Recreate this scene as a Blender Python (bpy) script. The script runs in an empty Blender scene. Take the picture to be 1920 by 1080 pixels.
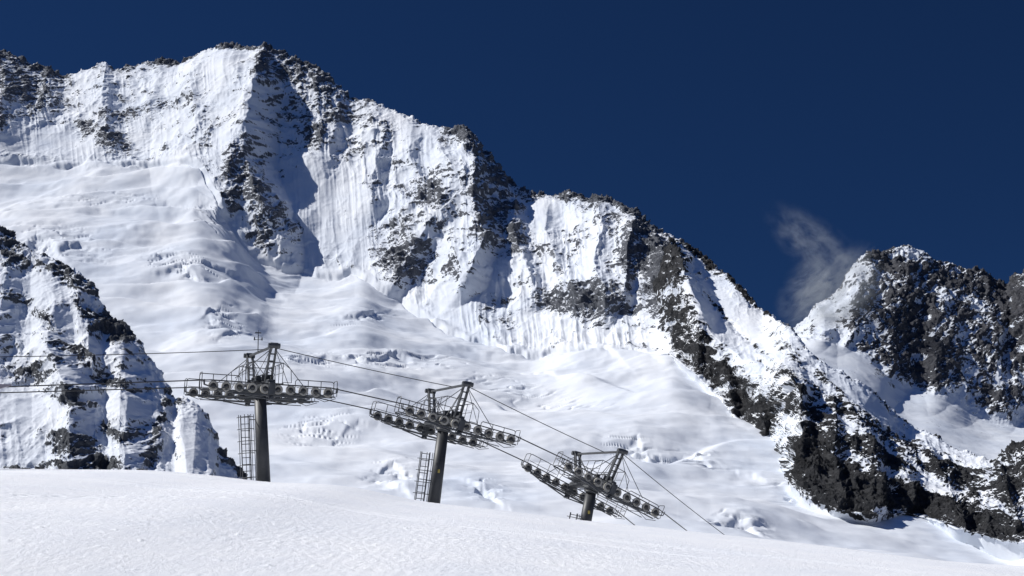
import bpy, math, random
import numpy as np
from mathutils import Vector, Matrix
random.seed(3)
F=2666.7
TH=math.atan(375/F)
CT,ST=math.cos(TH),math.sin(TH)
sc=bpy.context.scene
COL=sc.collection
def P(px,py,y):
    u=(np.asarray(px,dtype=float)-960)/F; v=(540-np.asarray(py,dtype=float))/F
    dy=CT-ST*v; dz=ST+CT*v
    return u/dy*y, y+0*u, dz/dy*y
def PV(px,py,y):
    a=P(px,py,y); return Vector((float(a[0]),float(a[1]),float(a[2])))
# ------------------------------------------------------------ noise
rng=np.random.RandomState(11)
PERM=rng.permutation(256).astype(np.int32)
G3=rng.normal(size=(256,3)).astype(np.float32); G3/=np.linalg.norm(G3,axis=1)[:,None]
def pn(x,y,z):
    x=np.asarray(x,dtype=np.float32);y=np.asarray(y,dtype=np.float32);z=np.asarray(z,dtype=np.float32)
    xf=np.floor(x);yf=np.floor(y);zf=np.floor(z)
    xi=xf.astype(np.int32);yi=yf.astype(np.int32);zi=zf.astype(np.int32)
    x=x-xf;y=y-yf;z=z-zf
    fu=x*x*x*(x*(x*6-15)+10);fv=y*y*y*(y*(y*6-15)+10);fw=z*z*z*(z*(z*6-15)+10)
    out=0
    for dx in (0,1):
        a=PERM[(xi+dx)&255]; wx=fu if dx else 1-fu
        for dy in (0,1):
            b=PERM[(a+yi+dy)&255]; wy=fv if dy else 1-fv
            for dz in (0,1):
                h=PERM[(b+zi+dz)&255]; g=G3[h]; wz=fw if dz else 1-fw
                out=out+wx*wy*wz*(g[...,0]*(x-dx)+g[...,1]*(y-dy)+g[...,2]*(z-dz))
    return out*1.5
def fbm(x,y,z,o,gain=.5,lac=2.03):
    s=0;a=1;t=0
    for i in range(o):
        s=s+a*pn(x+17.3*i,y+5.1*i,z+9.7*i);t+=a;a*=gain;x=x*lac;y=y*lac;z=z*lac
    return s/t
def ridged(x,y,z,o,gain=.5,lac=2.03):
    s=0;a=1;t=0;w=1
    for i in range(o):
        n=1-np.abs(pn(x+17.3*i,y+5.1*i,z+9.7*i))*1.6
        n=np.clip(n,0,1);n=n*n*w;w=np.clip(n*1.6,0,1)
        s=s+a*n;t+=a;a*=gain;x=x*lac;y=y*lac;z=z*lac
    return s/t
def sm(a,b,x):
    t=np.clip((x-a)/(b-a),0,1);return t*t*(3-2*t)
def ledge(n,k,hard=.3):
    """turn a smooth field into flat treads and steep risers (angular broken rock)"""
    q=n*k;f=np.floor(q);r=q-f
    return (f+sm(.5-hard,.5+hard,r))/k
def curve(pts,x):
    return np.interp(x,[p[0] for p in pts],[p[1] for p in pts])
def blur(a,s,axis):
    if s<=0:return a
    r=int(s*2.5)+1;k=np.exp(-.5*(np.arange(-r,r+1)/s)**2);k/=k.sum()
    pad=[(0,0)]*a.ndim;pad[axis]=(r,r)
    b=np.pad(a,pad,mode='edge');out=0;n=a.shape[axis]
    for i,w in enumerate(k):
        sl=[slice(None)]*a.ndim;sl[axis]=slice(i,i+n);out=out+w*b[tuple(sl)]
    return out
def polyd(px,py,pts):
    """distance to a polyline and smooth signed side in -1..1"""
    best=np.full(px.shape,1e9,dtype=np.float32);side=np.zeros(px.shape,dtype=np.float32)
    for (x0,y0),(x1,y1) in zip(pts[:-1],pts[1:]):
        dx,dy=x1-x0,y1-y0;L=dx*dx+dy*dy
        t=np.clip(((px-x0)*dx+(py-y0)*dy)/L,0,1)
        ex=px-(x0+t*dx);ey=py-(y0+t*dy);d=np.sqrt(ex*ex+ey*ey)
        m=d<best;best=np.where(m,d,best);side=np.where(m,(ex*dy-ey*dx)/(math.sqrt(L)*(d+1e-3)),side)
    return best,side
def rib(px,py,pts,amp,wl,wr,p=1.2):
    d,s=polyd(px,py,pts)
    w=wl+(wr-wl)*sm(-1,1,s)
    return amp*np.clip(1-d/w,0,1)**p
def blobs(px,py,lst):
    m=np.zeros(px.shape,dtype=np.float32)
    for (cx,cy,rx,ry,ang,st) in lst:
        c,s=math.cos(math.radians(ang)),math.sin(math.radians(ang))
        ex=px-cx;ey=py-cy
        a=(ex*c+ey*s)/rx;b=(-ex*s+ey*c)/ry
        d=np.sqrt(a*a+b*b)
        m=np.maximum(m,st*np.clip(1.5-d,0,1))
    return m
def grid_normals(V):
    du=np.gradient(V,axis=0);dv=np.gradient(V,axis=1)
    n=np.cross(du,dv);n/=np.linalg.norm(n,axis=2)[...,None]+1e-9
    n*=np.where(n[...,2:3]<0,-1,1)
    return n
def grid_object(name,V,attrs,mat,label,cat):
    nu,nv=V.shape[:2]
    me=bpy.data.meshes.new(name)
    me.vertices.add(nu*nv);me.vertices.foreach_set("co",V.astype(np.float32).ravel())
    idx=np.arange(nu*nv,dtype=np.int32).reshape(nu,nv)
    q=np.stack([idx[:-1,:-1],idx[1:,:-1],idx[1:,1:],idx[:-1,1:]],axis=-1).reshape(-1,4)
    nf=len(q)
    me.loops.add(nf*4);me.loops.foreach_set("vertex_index",q.ravel())
    me.polygons.add(nf);me.polygons.foreach_set("loop_start",np.arange(0,nf*4,4,dtype=np.int32))
    me.polygons.foreach_set("loop_total",np.full(nf,4,dtype=np.int32))
    me.polygons.foreach_set("use_smooth",np.ones(nf,dtype=bool))
    for k,v in attrs.items():
        a=me.attributes.new(k,'FLOAT','POINT');a.data.foreach_set("value",v.astype(np.float32).ravel())
    me.update(calc_edges=True)
    me.materials.append(mat)
    ob=bpy.data.objects.new(name,me);COL.objects.link(ob)
    ob["label"]=label;ob["category"]=cat;ob["kind"]="structure"
    return ob
# ------------------------------------------------------------ materials
def nodemat(name):
    m=bpy.data.materials.new(name);m.use_nodes=True;nt=m.node_tree;nt.nodes.clear()
    return m,nt,nt.nodes,nt.links
def mountain_mat(name,rockA,rockB,nscale=1.0,lo=.42,hi=.62,s0=(.60,.65,.73),s1=(.76,.78,.81),fine=.9,tilt=.25,zs=.6):
    m,nt,N,L=nodemat(name)
    out=N.new('ShaderNodeOutputMaterial');bs=N.new('ShaderNodeBsdfPrincipled');L.new(bs.outputs[0],out.inputs[0])
    bs.inputs['Specular IOR Level'].default_value=.12
    geo=N.new('ShaderNodeNewGeometry')
    mp=N.new('ShaderNodeMapping');mp.inputs['Scale'].default_value=(1,1,zs);mp.inputs['Rotation'].default_value=(0,tilt,0)
    L.new(geo.outputs['Position'],mp.inputs[0])
    at=N.new('ShaderNodeAttribute');at.attribute_name='rock'
    def noise(s,d,r,dist=0,src=None):
        n=N.new('ShaderNodeTexNoise');n.inputs['Scale'].default_value=s;n.inputs['Detail'].default_value=d
        n.inputs['Roughness'].default_value=r;n.inputs['Distortion'].default_value=dist
        L.new(src or geo.outputs['Position'],n.inputs['Vector']);return n
    def math_(op,a,b=None,c=None):
        k=N.new('ShaderNodeMath');k.operation=op
        for i,v in enumerate((a,b,c)):
            if v is None:continue
            if isinstance(v,(int,float)):k.inputs[i].default_value=v
            else:L.new(v,k.inputs[i])
        return k.outputs[0]
    n1=noise(.055*nscale,7,.66,.6,mp.outputs[0])
    n1b=noise(.17*nscale,4,.7,.3,mp.outputs[0])
    n2=noise(.016*nscale,4,.6,0,mp.outputs[0])
    s=math_('MULTIPLY_ADD',math_('SUBTRACT',n1.outputs[0],.5),1.4,at.outputs['Fac'])
    s=math_('MULTIPLY_ADD',math_('SUBTRACT',n1b.outputs[0],.5),fine,s)
    s=math_('MULTIPLY_ADD',math_('SUBTRACT',n2.outputs[0],.5),.8,s)
    mr=N.new('ShaderNodeMapRange');mr.interpolation_type='SMOOTHSTEP'
    mr.inputs[1].default_value=lo;mr.inputs[2].default_value=hi
    L.new(s,mr.inputs[0])
    gate=N.new('ShaderNodeMapRange');gate.interpolation_type='SMOOTHSTEP';gate.inputs[1].default_value=.06;gate.inputs[2].default_value=.22
    L.new(at.outputs['Fac'],gate.inputs[0])
    fac=math_('MULTIPLY',mr.outputs[0],gate.outputs[0])
    rc=N.new('ShaderNodeValToRGB');n3=noise(.05*nscale,8,.75)
    rc.color_ramp.elements[0].position=.35;rc.color_ramp.elements[0].color=(*rockA,1)
    rc.color_ramp.elements[1].position=.68;rc.color_ramp.elements[1].color=(*rockB,1)
    L.new(n3.outputs[0],rc.inputs[0])
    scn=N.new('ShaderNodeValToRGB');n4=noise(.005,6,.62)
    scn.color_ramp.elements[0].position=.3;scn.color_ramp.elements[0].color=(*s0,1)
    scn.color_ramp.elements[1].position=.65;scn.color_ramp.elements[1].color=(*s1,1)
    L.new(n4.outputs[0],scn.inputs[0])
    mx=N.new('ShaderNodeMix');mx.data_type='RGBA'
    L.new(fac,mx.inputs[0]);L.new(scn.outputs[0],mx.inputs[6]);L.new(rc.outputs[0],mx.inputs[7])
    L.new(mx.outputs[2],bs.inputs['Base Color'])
    bs.inputs['Roughness'].default_value=.8
    n5=noise(.12*nscale,6,.7)
    bp=N.new('ShaderNodeBump');bp.inputs['Distance'].default_value=10/nscale
    L.new(n5.outputs[0],bp.inputs['Height'])
    L.new(math_('MULTIPLY_ADD',fac,.75,math_('MULTIPLY_ADD',gate.outputs[0],.14,.06)),bp.inputs['Strength'])
    L.new(bp.outputs[0],bs.inputs['Normal'])
    return m
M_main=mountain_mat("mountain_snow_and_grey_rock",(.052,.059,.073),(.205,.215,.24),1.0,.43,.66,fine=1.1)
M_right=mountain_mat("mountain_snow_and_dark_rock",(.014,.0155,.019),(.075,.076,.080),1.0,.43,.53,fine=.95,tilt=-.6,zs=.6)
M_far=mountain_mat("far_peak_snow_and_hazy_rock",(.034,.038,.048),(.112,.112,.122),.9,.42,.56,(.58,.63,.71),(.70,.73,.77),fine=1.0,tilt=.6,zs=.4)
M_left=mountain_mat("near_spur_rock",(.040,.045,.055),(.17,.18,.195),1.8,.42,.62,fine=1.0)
# ------------------------------------------------------------ sheet builder
def sheet(pxs,nodes,rows,br=5,bc=30,sharp=()):
    PYs=[];Rs=[]
    for k,n in enumerate(nodes):
        a=curve(n[0],pxs);b=curve(n[1],pxs)
        if k not in sharp:a=blur(a,12,0)
        PYs.append(a);Rs.append(blur(b,bc,0))
    py=[];r=[];t=[]
    for k,cnt in enumerate(rows):
        last=(k==len(rows)-1)
        w=np.linspace(0,1,cnt,endpoint=last)
        py.append(PYs[k][:,None]*(1-w)+PYs[k+1][:,None]*w)
        r.append(Rs[k][:,None]*(1-w)+Rs[k+1][:,None]*w)
        t.append(k+w)
    py=np.concatenate(py,1);r=np.concatenate(r,1);t=np.concatenate(t)
    r=blur(r,br,1)
    py=blur(py,1.5,1)
    return py,r,np.broadcast_to(t,py.shape)
def world(pxs,py,r):
    px=np.broadcast_to(pxs[:,None],py.shape)
    x,y,z=P(px,py,r);return np.stack([x,y,z],-1)
# ============================================================ MAIN MOUNTAIN
crest=[(-700,260),(-300,150),(-150,110),(0,97),(50,112),(95,130),(120,140),(165,130),(200,117),(215,128),(250,122),(300,112),(335,116),(365,108),(385,96),(430,85),(470,91),(497,80),(520,92),(545,100),(570,115),(595,125),(620,145),(650,170),(665,182),(700,187),(740,205),(775,222),(800,235),(830,240),(850,243),(875,236),(895,255),(915,285),(935,310),(960,345),(985,355),(1010,362),(1035,368),(1065,358),(1095,370),(1130,368),(1165,378),(1190,398),(1215,425),(1250,442),(1275,452),(1300,472),(1330,487),(1370,522),(1400,550),(1430,582),(1470,612),(1520,680),(1600,760),(1800,860),(2200,960),(2700,1000)]
crestR=[(-700,4300),(0,4250),(380,4150),(497,3950),(650,3900),(875,3600),(1040,3500),(1200,3250),(1300,3050),(1480,2800),(1700,2500),(2700,2300)]
berg=[(-700,420),(-200,310),(0,300),(200,312),(370,306),(430,380),(500,500),(580,512),(680,508),(720,545),(800,590),(900,640),(1000,662),(1100,645),(1200,650),(1260,650),(1340,720),(1480,800),(1600,900),(1800,960),(2700,1020)]
bergR=[(-700,3700),(0,3650),(370,3560),(500,3250),(700,3200),(900,2850),(1100,2700),(1250,2550),(1500,2250),(1800,2050),(2700,2000)]
midp=[(x,.5*(y+np.interp(x,[p[0] for p in berg],[p[1] for p in berg]))) for x,y in crest]
midr=[(x,.45*y+.55*np.interp(x,[p[0] for p in bergR],[p[1] for p in bergR])) for x,y in crestR]
glp=[(-700,700),(0,640),(400,660),(800,790),(1200,850),(1500,920),(1800,985),(2700,1060)]
glr=[(-700,2500),(0,2500),(400,2450),(800,2200),(1200,2000),(1500,1850),(1800,1750),(2700,1700)]
lowp=[(-700,960),(0,960),(800,990),(1200,1020),(1800,1070),(2700,1120)]
lowr=[(-700,1500),(2700,1400)]
pxs=np.concatenate([np.linspace(-700,-40,110,endpoint=False),np.linspace(-40,1330,1100,endpoint=False),np.linspace(1330,1960,380,endpoint=False),np.linspace(1960,2700,60)])
cr2=[(x,y+350) for x,y in crest];
nodes=[([(-700,1500),(2700,1500)],[(-700,800),(2700,800)]),(lowp,lowr),(glp,glr),(berg,bergR),(midp,midr),(crest,crestR),
       (cr2,[(x,y+500) for x,y in crestR])]
py,r,t=sheet(pxs,nodes,[14,190,240,230,250,50],6,45,(5,))
px=np.broadcast_to(pxs[:,None],py.shape).astype(np.float32);pyf=py.astype(np.float32)
B=world(pxs,py,r);Nn=grid_normals(B)
bx,by,bz=[B[...,i].astype(np.float32) for i in range(3)]
face=sm(2.93,3.12,t)*1.0
front=1-sm(5.0,5.3,t)
ctaper=1-.85*np.exp(-((t-5.0)/.22)**2)
wn=fbm(bx/160,by/160,bz/160,4)
wx=px+24*wn;wy=pyf+20*fbm(bx/130+40,by/130,bz/130,4)
rockblobs=[
 (20,120,60,22,10,.8),(45,165,60,40,20,.75),(100,190,40,22,10,.5),(15,235,16,30,0,.7),(230,128,40,10,0,.5),(318,112,45,9,0,1.0),(60,125,70,12,20,.9),
 (165,245,22,20,0,.75),(215,265,30,24,20,.9),(240,215,60,12,-8,.6),(330,195,80,8,-8,.55),(370,215,30,7,-40,.45),(420,240,14,20,20,.4),
 (440,90,60,9,0,.8),(505,125,20,50,5,.9),(545,130,50,28,25,.85),(600,160,50,22,40,.8),(655,180,20,10,0,.6),
 (560,200,45,32,0,.65),(590,250,34,36,0,.72),(640,215,50,22,10,.7),(690,215,25,25,0,.55),(655,285,40,14,-20,.45),
 (465,335,34,50,25,.8),(455,385,24,35,10,.7),(500,385,24,60,-15,.85),(530,420,22,50,-30,.9),(495,450,26,26,0,.8),(405,265,10,40,12,.35),
 (725,250,14,26,20,.65),(700,355,8,30,0,.55),(745,310,20,8,0,.55),(720,235,30,10,20,.55),(845,268,26,20,0,.55),
 (810,372,44,26,20,.9),(820,330,30,12,0,.55),(770,355,20,8,0,.5),(745,435,45,10,-10,.7),(755,495,50,34,25,.95),(790,470,40,16,20,.75),(850,510,14,26,10,.8),(815,430,20,10,0,.55),
 (878,252,28,24,10,1.0),(905,290,34,22,50,1.0),(935,330,34,24,50,.95),(905,350,26,40,10,.85),(925,400,40,28,20,.9),(915,440,30,22,0,.85),(955,375,34,16,40,.8),(970,440,26,26,0,.8),(1010,470,30,14,30,.5),(960,470,20,14,0,.7),
 (990,360,30,9,0,.7),(1065,362,26,9,0,.9),(1130,375,50,10,5,.9),(1085,425,40,9,-20,.45),(1100,390,20,12,0,.6),
 (1080,566,66,26,-2,1.2),(1120,550,40,18,0,1.05),(1020,545,20,12,0,.65),(945,560,26,8,0,.65),(960,600,16,18,0,.65),(915,590,14,12,0,.5),(1185,570,25,9,0,.75),
 (1175,390,40,16,30,1.0),(1205,430,34,30,30,1.05),(1180,480,26,46,0,.8),(1230,490,34,46,-10,1.2),(1245,540,34,44,0,1.25),(1265,600,22,40,-10,1.2),(1150,420,20,30,0,.6),(1140,500,12,30,10,.5),(1070,480,22,12,0,.4),
 (1300,490,40,14,40,.9),(1370,540,60,12,42,.8)]
rk=blobs(wx,wy,rockblobs)
calm=np.clip(blobs(px,pyf,[(590,390,60,100,-12,1.2),(290,240,60,40,0,.8),(420,160,40,70,0,.8),(340,160,60,20,0,.6),(760,250,30,60,-20,.8),(650,400,60,100,-10,.9),(100,270,120,26,0,1.1),(1010,400,26,40,-10,.9),(1000,600,60,30,0,.7),(1120,470,30,50,0,.7),(860,590,60,30,20,.7),(430,300,30,50,20,.7)]),0,1)
calm=1-.75*calm
sp=fbm(bx/85+bz/260,by/95,bz/34+bx/220,4,.62)
spk=np.clip((sp-.055)/.24,0,1)*face*front*calm
rk=np.maximum(rk,.60*spk)
H=np.zeros(px.shape,dtype=np.float32)
qx=px+9*wn+5*fbm(bx/45,by/45,bz/60,3)
R_=lambda pts,a,wl,wr,p=1.15:rib(qx,pyf,pts,a,wl,wr,p)
H+=R_([(497,60),(490,170),(484,250),(480,310),(495,370),(512,405)],145,200,40,1.0)
H+=R_([(482,250),(450,320),(440,390)],30,60,30)
H+=R_([(515,370),(550,400),(570,415)],24,50,30)
H+=R_([(378,80),(370,150),(375,220)],24,70,22)
H+=R_([(300,120),(290,180),(275,230)],22,60,22)
H+=R_([(205,100),(195,180),(215,260)],38,70,26)
H+=R_([(20,80),(25,160),(10,250)],70,80,50)
H+=R_([(100,120),(95,200)],26,50,24)
H+=R_([(610,130),(640,200),(620,290)],34,70,26)
H+=R_([(700,180),(722,250),(700,330),(700,380)],42,70,26)
H+=R_([(775,220),(770,300),(800,360)],24,40,20)
H+=R_([(800,230),(850,330),(830,390),(770,480),(750,520)],50,90,32)
H+=R_([(875,225),(895,300),(890,380),(915,440),(880,520)],85,90,36)
H+=R_([(935,310),(960,380),(970,460),(1000,540)],55,60,28)
H+=R_([(1035,360),(1020,430),(1045,500),(1080,560)],52,70,30)
H+=R_([(1115,365),(1125,430),(1110,500),(1130,570)],60,60,32)
H+=R_([(1190,390),(1180,450),(1165,540)],50,50,28)
H+=R_([(1215,420),(1240,490),(1245,570),(1260,620)],60,60,45)
H*=front*ctaper*sm(2.45,3.1,t)
fac=ridged(bx/130+.25*wn,by/400,bz/340+1.3,6,.56)
fac2=ridged(px/30+.45*wn-pyf/260,bz/280,by*0+3.3,5,.58)
flu=ridged(px/9+.45*wn-pyf/110,pyf/190,bz*0+7.7,3)
fmask=.35+.95*sm(-.25,.35,fbm(bx/140,by/200,bz/110+7,3))
che=ridged(bx/75-bz/90,by/220,bz/110+bx/200,4,.57)
che2=ridged(bx/60+bz/75,by/200,bz/90-bx/180+5,4,.57)
wide=fbm(bx/260+3,by/500,bz/420,2)
D=face*front*(.35+.65*ctaper)*(16*wide+calm*(14*(fac-.42)+7*(fac2-.4)+8*(che-.4)+5*(che2-.4))+(.7+.3*calm)*2.9*fmask*(flu-.4))
n_r=fbm(bx/44+9,by/44,bz/60,5,.62)
rid2=ridged(bx/42+9,by/42,bz/58,5,.63)
fb=fbm(bx/14,by/14,bz/18,4,.62)
rkc=np.clip(rk,0,1)
D+=rkc*(13*(rid2-.35)+15*ledge(n_r,7,.22)+5.5*fb)
crestm=np.exp(-((t-5.0)/.05)**2)
D+=crestm*(10*(rid2-.35)+6*fb)
# glacier rolls
gl=1-face
rolls=fbm(bx/430+wn*.3,by/300,bz*0+1.7,3,.4)
rolls2=fbm(bx/180,by/90,bz*0+4.7,4,.5)
D+=gl*(36*rolls+12*rolls2)
ph=bz/60+1.1*fbm(bx/380,by/380,bz*0+2.2,3)
fr=ph-np.floor(ph)
terr=np.where(fr<.82,fr/.82,(1-fr)/.18);terr=terr*terr*(3-2*terr)
tm=sm(-.2,.25,fbm(bx/330+8,by/220,bz*0+5.2,2))
D+=gl*tm*15*(terr-.5)
cv=np.abs(fbm(bx/110+.5*wn,by/42,bz*0+9.1,3))
cp=np.clip(blobs(px,pyf,[(110,465,90,26,5,1),(340,500,60,22,10,1),(420,610,30,30,0,1),(410,410,50,20,20,.8),(740,690,110,14,5,1),(690,600,60,9,-20,.8),(740,900,50,24,0,1),(1190,840,50,16,15,1),(1300,855,60,14,10,1),(910,935,50,16,0,1),(1380,985,50,12,0,1),(560,690,60,12,0,.8),(1480,915,50,12,10,.8),(200,380,120,12,0,.6),(1000,740,120,14,8,.6),(600,800,60,20,0,.8)]),0,1)
D-=6.5*np.clip(1-cv/.06,0,1)*cp*gl
D+=gl*cp*6*(ridged(bx/70,by/45,bz*0+3,3)-.35)
by_=np.interp(pxs,[p[0] for p in berg],[p[1] for p in berg])
by_=blur(by_,10,0)[:,None]+16*fbm(px/60,px*0,px*0+2.5,4)
db=pyf-by_
lipm=sm(-.35,.05,fbm(px/70,px*0+8,px*0,3))*(1-sm(1180,1240,px))
D+=lipm*(-9*np.exp(-((db-3)/2.6)**2)+4*np.exp(-((db+4)/6)**2))
scarps=[([(55,470),(70,455),(90,458),(104,476)],9),([(125,478),(150,468),(178,474)],6),([(290,488),(330,480),(380,492),(440,512)],7),([(300,515),(345,505),(372,520)],8),
 ([(400,585),(415,578),(440,592)],8),([(398,600),(420,612)],6),([(410,640),(450,632)],5),([(645,608),(680,600),(706,586)],6),([(560,690),(640,684),(720,700)],5),([(700,690),(740,682),(760,692)],6),
 ([(650,805),(668,796),(700,800)],3),([(715,888),(740,880),(760,900)],4),([(700,905),(730,915),(750,930)],4),([(880,922),(905,930),(930,950)],4),
 ([(1165,835),(1195,828),(1225,850)],4),([(1240,845),(1280,842),(1325,860)],6),([(1390,880),(1420,890)],4),([(1350,985),(1385,980),(1420,995)],5),([(1480,910),(1530,925)],5),([(1110,660),(1140,655),(1150,664)],5),([(975,668),(1010,660),(1040,672)],4),
 ([(380,380),(410,388),(440,405)],5),([(500,548),(530,556)],4),([(860,660),(920,668)],4),([(980,700),(1040,708)],4),([(820,760),(880,772)],4),([(0,395),(60,399),(130,392),(210,402)],3),([(150,440),(240,436),(300,446)],3)]
qx2=px+14*fbm(px/40,pyf/40,px*0,3);qy2=pyf+9*fbm(px/40+9,pyf/40,px*0,3)
for pts,h in scarps:
    x0=min(p[0] for p in pts)-80;x1=max(p[0] for p in pts)+80
    i0,i1=np.searchsorted(pxs,x0),np.searchsorted(pxs,x1)
    d,s=polyd(qx2[i0:i1],qy2[i0:i1],pts)
    sd=s*d
    D[i0:i1]+=h*.75*np.tanh(sd/2.6)*np.exp(-np.where(s>0,d/20,d/11))
V=B+Nn*D[...,None]
V[...,1]-=H
V[...,2]+=crestm*6*fb
N2=grid_normals(V)
steep=1-N2[...,2]
Vb=np.stack([blur(V[...,i],7,0) for i in range(3)],-1)
N3=grid_normals(Vb)
rel=np.clip((N3[...,2]-N2[...,2]),-.5,.5)
hp=np.clip((D-blur(blur(D,7,0),7,1))/8,-.4,.4)
rock=rk*.60+(rkc>.03)*np.clip(rel*1.1+hp*.5,-.4,.4)+face*front*calm*(np.clip(steep-.64,0,1)*.9+.06)
rock+=crestm*face*.2-.02
rock*=face*.95+.05
grid_object("mountain",V,{"rock":rock},M_main,"high snow covered mountain with grey rock ribs and a crevassed glacier","mountain")
def main_r(x,yy):
    i=int(np.clip(np.searchsorted(pxs,x),0,len(pxs)-1))
    a=py[i];b=r[i];k=np.where(t[0]<5)[0]
    return float(np.interp(-yy,-a[k],b[k]))
mainr=main_r
# ============================================================ generic rocky massif
def massif(name,pxs,nodes,rows,mat,label,blob,ribs,A,crest_t,facefn,nz,rockbase=0,dens=1.0,flute=0.3,relk=1.0,warp=(18,14),bc=20,big=1.0,cmr=.16,calmb=(),slant=0,spt=.06,bandk=.36):
    py,r,t=sheet(pxs,nodes,rows,5,bc,(int(crest_t),))
    px=np.broadcast_to(pxs[:,None],py.shape).astype(np.float32);pyf=py.astype(np.float32)
    B=world(pxs,py,r);Nn=grid_normals(B)
    bx,by,bz=[(B[...,i]+nz).astype(np.float32) for i in range(3)]
    wn=fbm(bx/(A*5),by/(A*5),bz/(A*5),4)
    wx=px+warp[0]*wn;wy=pyf+warp[1]*fbm(bx/(A*4)+40,by/(A*4),bz/(A*4),4)
    calm=1-.85*np.clip(blobs(wx,wy,calmb),0,1) if calmb else np.ones(px.shape,dtype=np.float32)
    rk=np.maximum(blobs(wx,wy,blob),rockbase*calm)
    front=1-sm(crest_t,crest_t+.3,t)
    ct=1-.85*np.exp(-((t-crest_t)/.2)**2)
    H=np.zeros(px.shape,dtype=np.float32)
    for pts,a,wl,wr in ribs: H+=rib(px+8*wn,pyf,pts,a,wl,wr,1.05)
    f=facefn(px,pyf,t)
    H*=front*ct
    sp=fbm(bx/(A*6)+bz/(A*14),by/(A*6),bz/(A*2.5)+bx/(A*12),4,.6)
    rk=np.maximum(rk,.60*np.clip((sp-spt)/.26,0,1)*f*front*calm)
    dip=(bz*.8+slant*bx)/(A*2.3)+1.3*fbm(bx/(A*7),by/(A*7),bz/(A*7)+4,3)
    band=sm(.55,.9,.5+.5*np.sin(dip*2*math.pi))*sm(-.25,.15,fbm(bx/(A*4)+3,by/(A*4),bz/(A*4),3))
    rkc=np.clip(rk,0,1)
    D=A*big*f*(.35+.65*ct)*calm*(.8*(ridged(bx/(A*8),by/(A*20),bz/(A*16),6,.52)-.42)+.6*(ridged(bx/(A*5)-bz/(A*6),by/(A*14),bz/(A*8)+bx/(A*12),4,.55)-.4))
    rid2=ridged(bx/(A*3.0),by/(A*3.0),bz/(A*4.),5,.62)
    n_r=fbm(bx/(A*3.2)+9,by/(A*3.2),bz/(A*4.2),5,.6)
    fb=fbm(bx/(A*.7),by/(A*.7),bz/(A*.9),4,.62)
    D+=(rkc*.9+.06)*f*A*(.9*(rid2-.35)+1.4*ledge(n_r,6,.16)+.32*fb)
    D-=rkc*f*A*.22*band
    D+=f*flute*A*.6*calm*(ridged(px/22+.3*wn-pyf/220,pyf/200,bz*0+2.2,4,.55)-.4)
    D+=(1-f)*A*.5*fbm(bx/(A*9),by/(A*5),bz*0,4)
    cm=np.exp(-((t-crest_t)/.06)**2)
    D+=cm*A*.34*(rid2-.35+fb*.6)
    V=B+Nn*D[...,None];V[...,1]-=H;V[...,2]+=cm*A*.26*fb
    N2=grid_normals(V)
    N3=grid_normals(np.stack([blur(V[...,i],6,0) for i in range(3)],-1))
    rel=np.clip(N3[...,2]-N2[...,2],-.5,.5)
    hp=np.clip((D-blur(blur(D,6,0),6,1))/(A*.4),-.4,.4)
    rock=rk*.64*dens+(rkc>.03)*(np.clip(rel*relk+hp*.4,-.36,.4)-bandk*band)+cm*cmr*f
    grid_object(name,V,{"rock":rock},mat,label,"mountain")
# ---- dark buttress running down to the valley
lowB=[(1210,690),(1245,655),(1290,692),(1340,742),(1370,777),(1420,817),(1462,835),(1472,900),(1500,930),(1560,955),(1640,967),(1720,962),(1780,987),(1850,1007),(1920,1022),(2300,1060),(2700,1100)]
crestB=[(1210,670),(1225,600),(1238,500),(1255,447),(1275,452),(1300,470),(1330,485),(1370,520),(1400,548),(1430,580),(1480,612),(1530,665),(1610,712),(1700,790),(1790,838),(1860,860),(1920,835),(2100,860),(2300,900),(2700,960)]
lowR=[(x,mainr(x,y)+(120 if x<1230 else -12)) for x,y in lowB]
crR=[(x,np.interp(x,[p[0] for p in lowR],[p[1] for p in lowR])+np.interp(x,[1210,1250,1300,1500,1700,1900,2700],[200,330,480,480,420,360,360])) for x,y in crestB]
lowcR=lambda x:np.interp(x,[p[0] for p in lowR],[p[1] for p in lowR])
arP=[(1210,680),(1240,620),(1262,560),(1290,560),(1340,640),(1400,690),(1470,715),(1510,790),(1640,860),(1760,910),(1850,950),(2300,1000),(2700,1040)]
pB=np.concatenate([np.linspace(1210,1960,680,endpoint=False),np.linspace(1960,2700,90)])
arR=[(x,.62*lowcR(x)+.38*np.interp(x,[p[0] for p in crR],[p[1] for p in crR])-10) for x,y in arP]
nB=[([(x,y+260) for x,y in lowB],[(x,y+160) for x,y in lowR]),(lowB,lowR),(arP,arR),(crestB,crR),([(x,y+260) for x,y in crestB],[(x,y+350) for x,y in crR])]
blobB=[(1250,500,30,60,0,1.2),(1262,590,26,60,-12,1.3),(1300,655,60,28,45,1.25),(1350,705,60,22,45,1.25),(1385,740,50,30,50,1.3),(1430,770,40,46,10,1.3),(1475,745,26,40,-20,1.2),(1520,860,66,60,20,1.65),(1600,915,110,46,12,1.65),(1720,938,110,26,8,1.6),(1840,978,90,24,15,1.4),(1890,900,40,60,20,1.0),
 (1430,805,22,20,0,1.1),(1310,480,46,10,40,.85),(1400,550,50,9,42,.85),(1480,660,60,12,45,.5),(1600,780,130,22,32,.66),(1700,835,120,18,30,.72),(1780,880,90,22,20,.9),(1920,850,60,40,0,.9),(2200,950,300,80,5,1.0),(1520,770,60,18,30,.85),(1640,850,80,24,25,1.0),(1560,720,50,8,45,.6),(1345,580,50,6,45,.5),(1400,640,60,6,42,.45)]
calmB=[(1340,580,60,34,45,1.2),(1420,630,60,34,42,1.2),(1500,700,60,24,45,1.0),(1620,760,90,16,38,1.0),(1560,790,40,14,30,.8),(1740,845,50,10,30,.8)]
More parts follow.
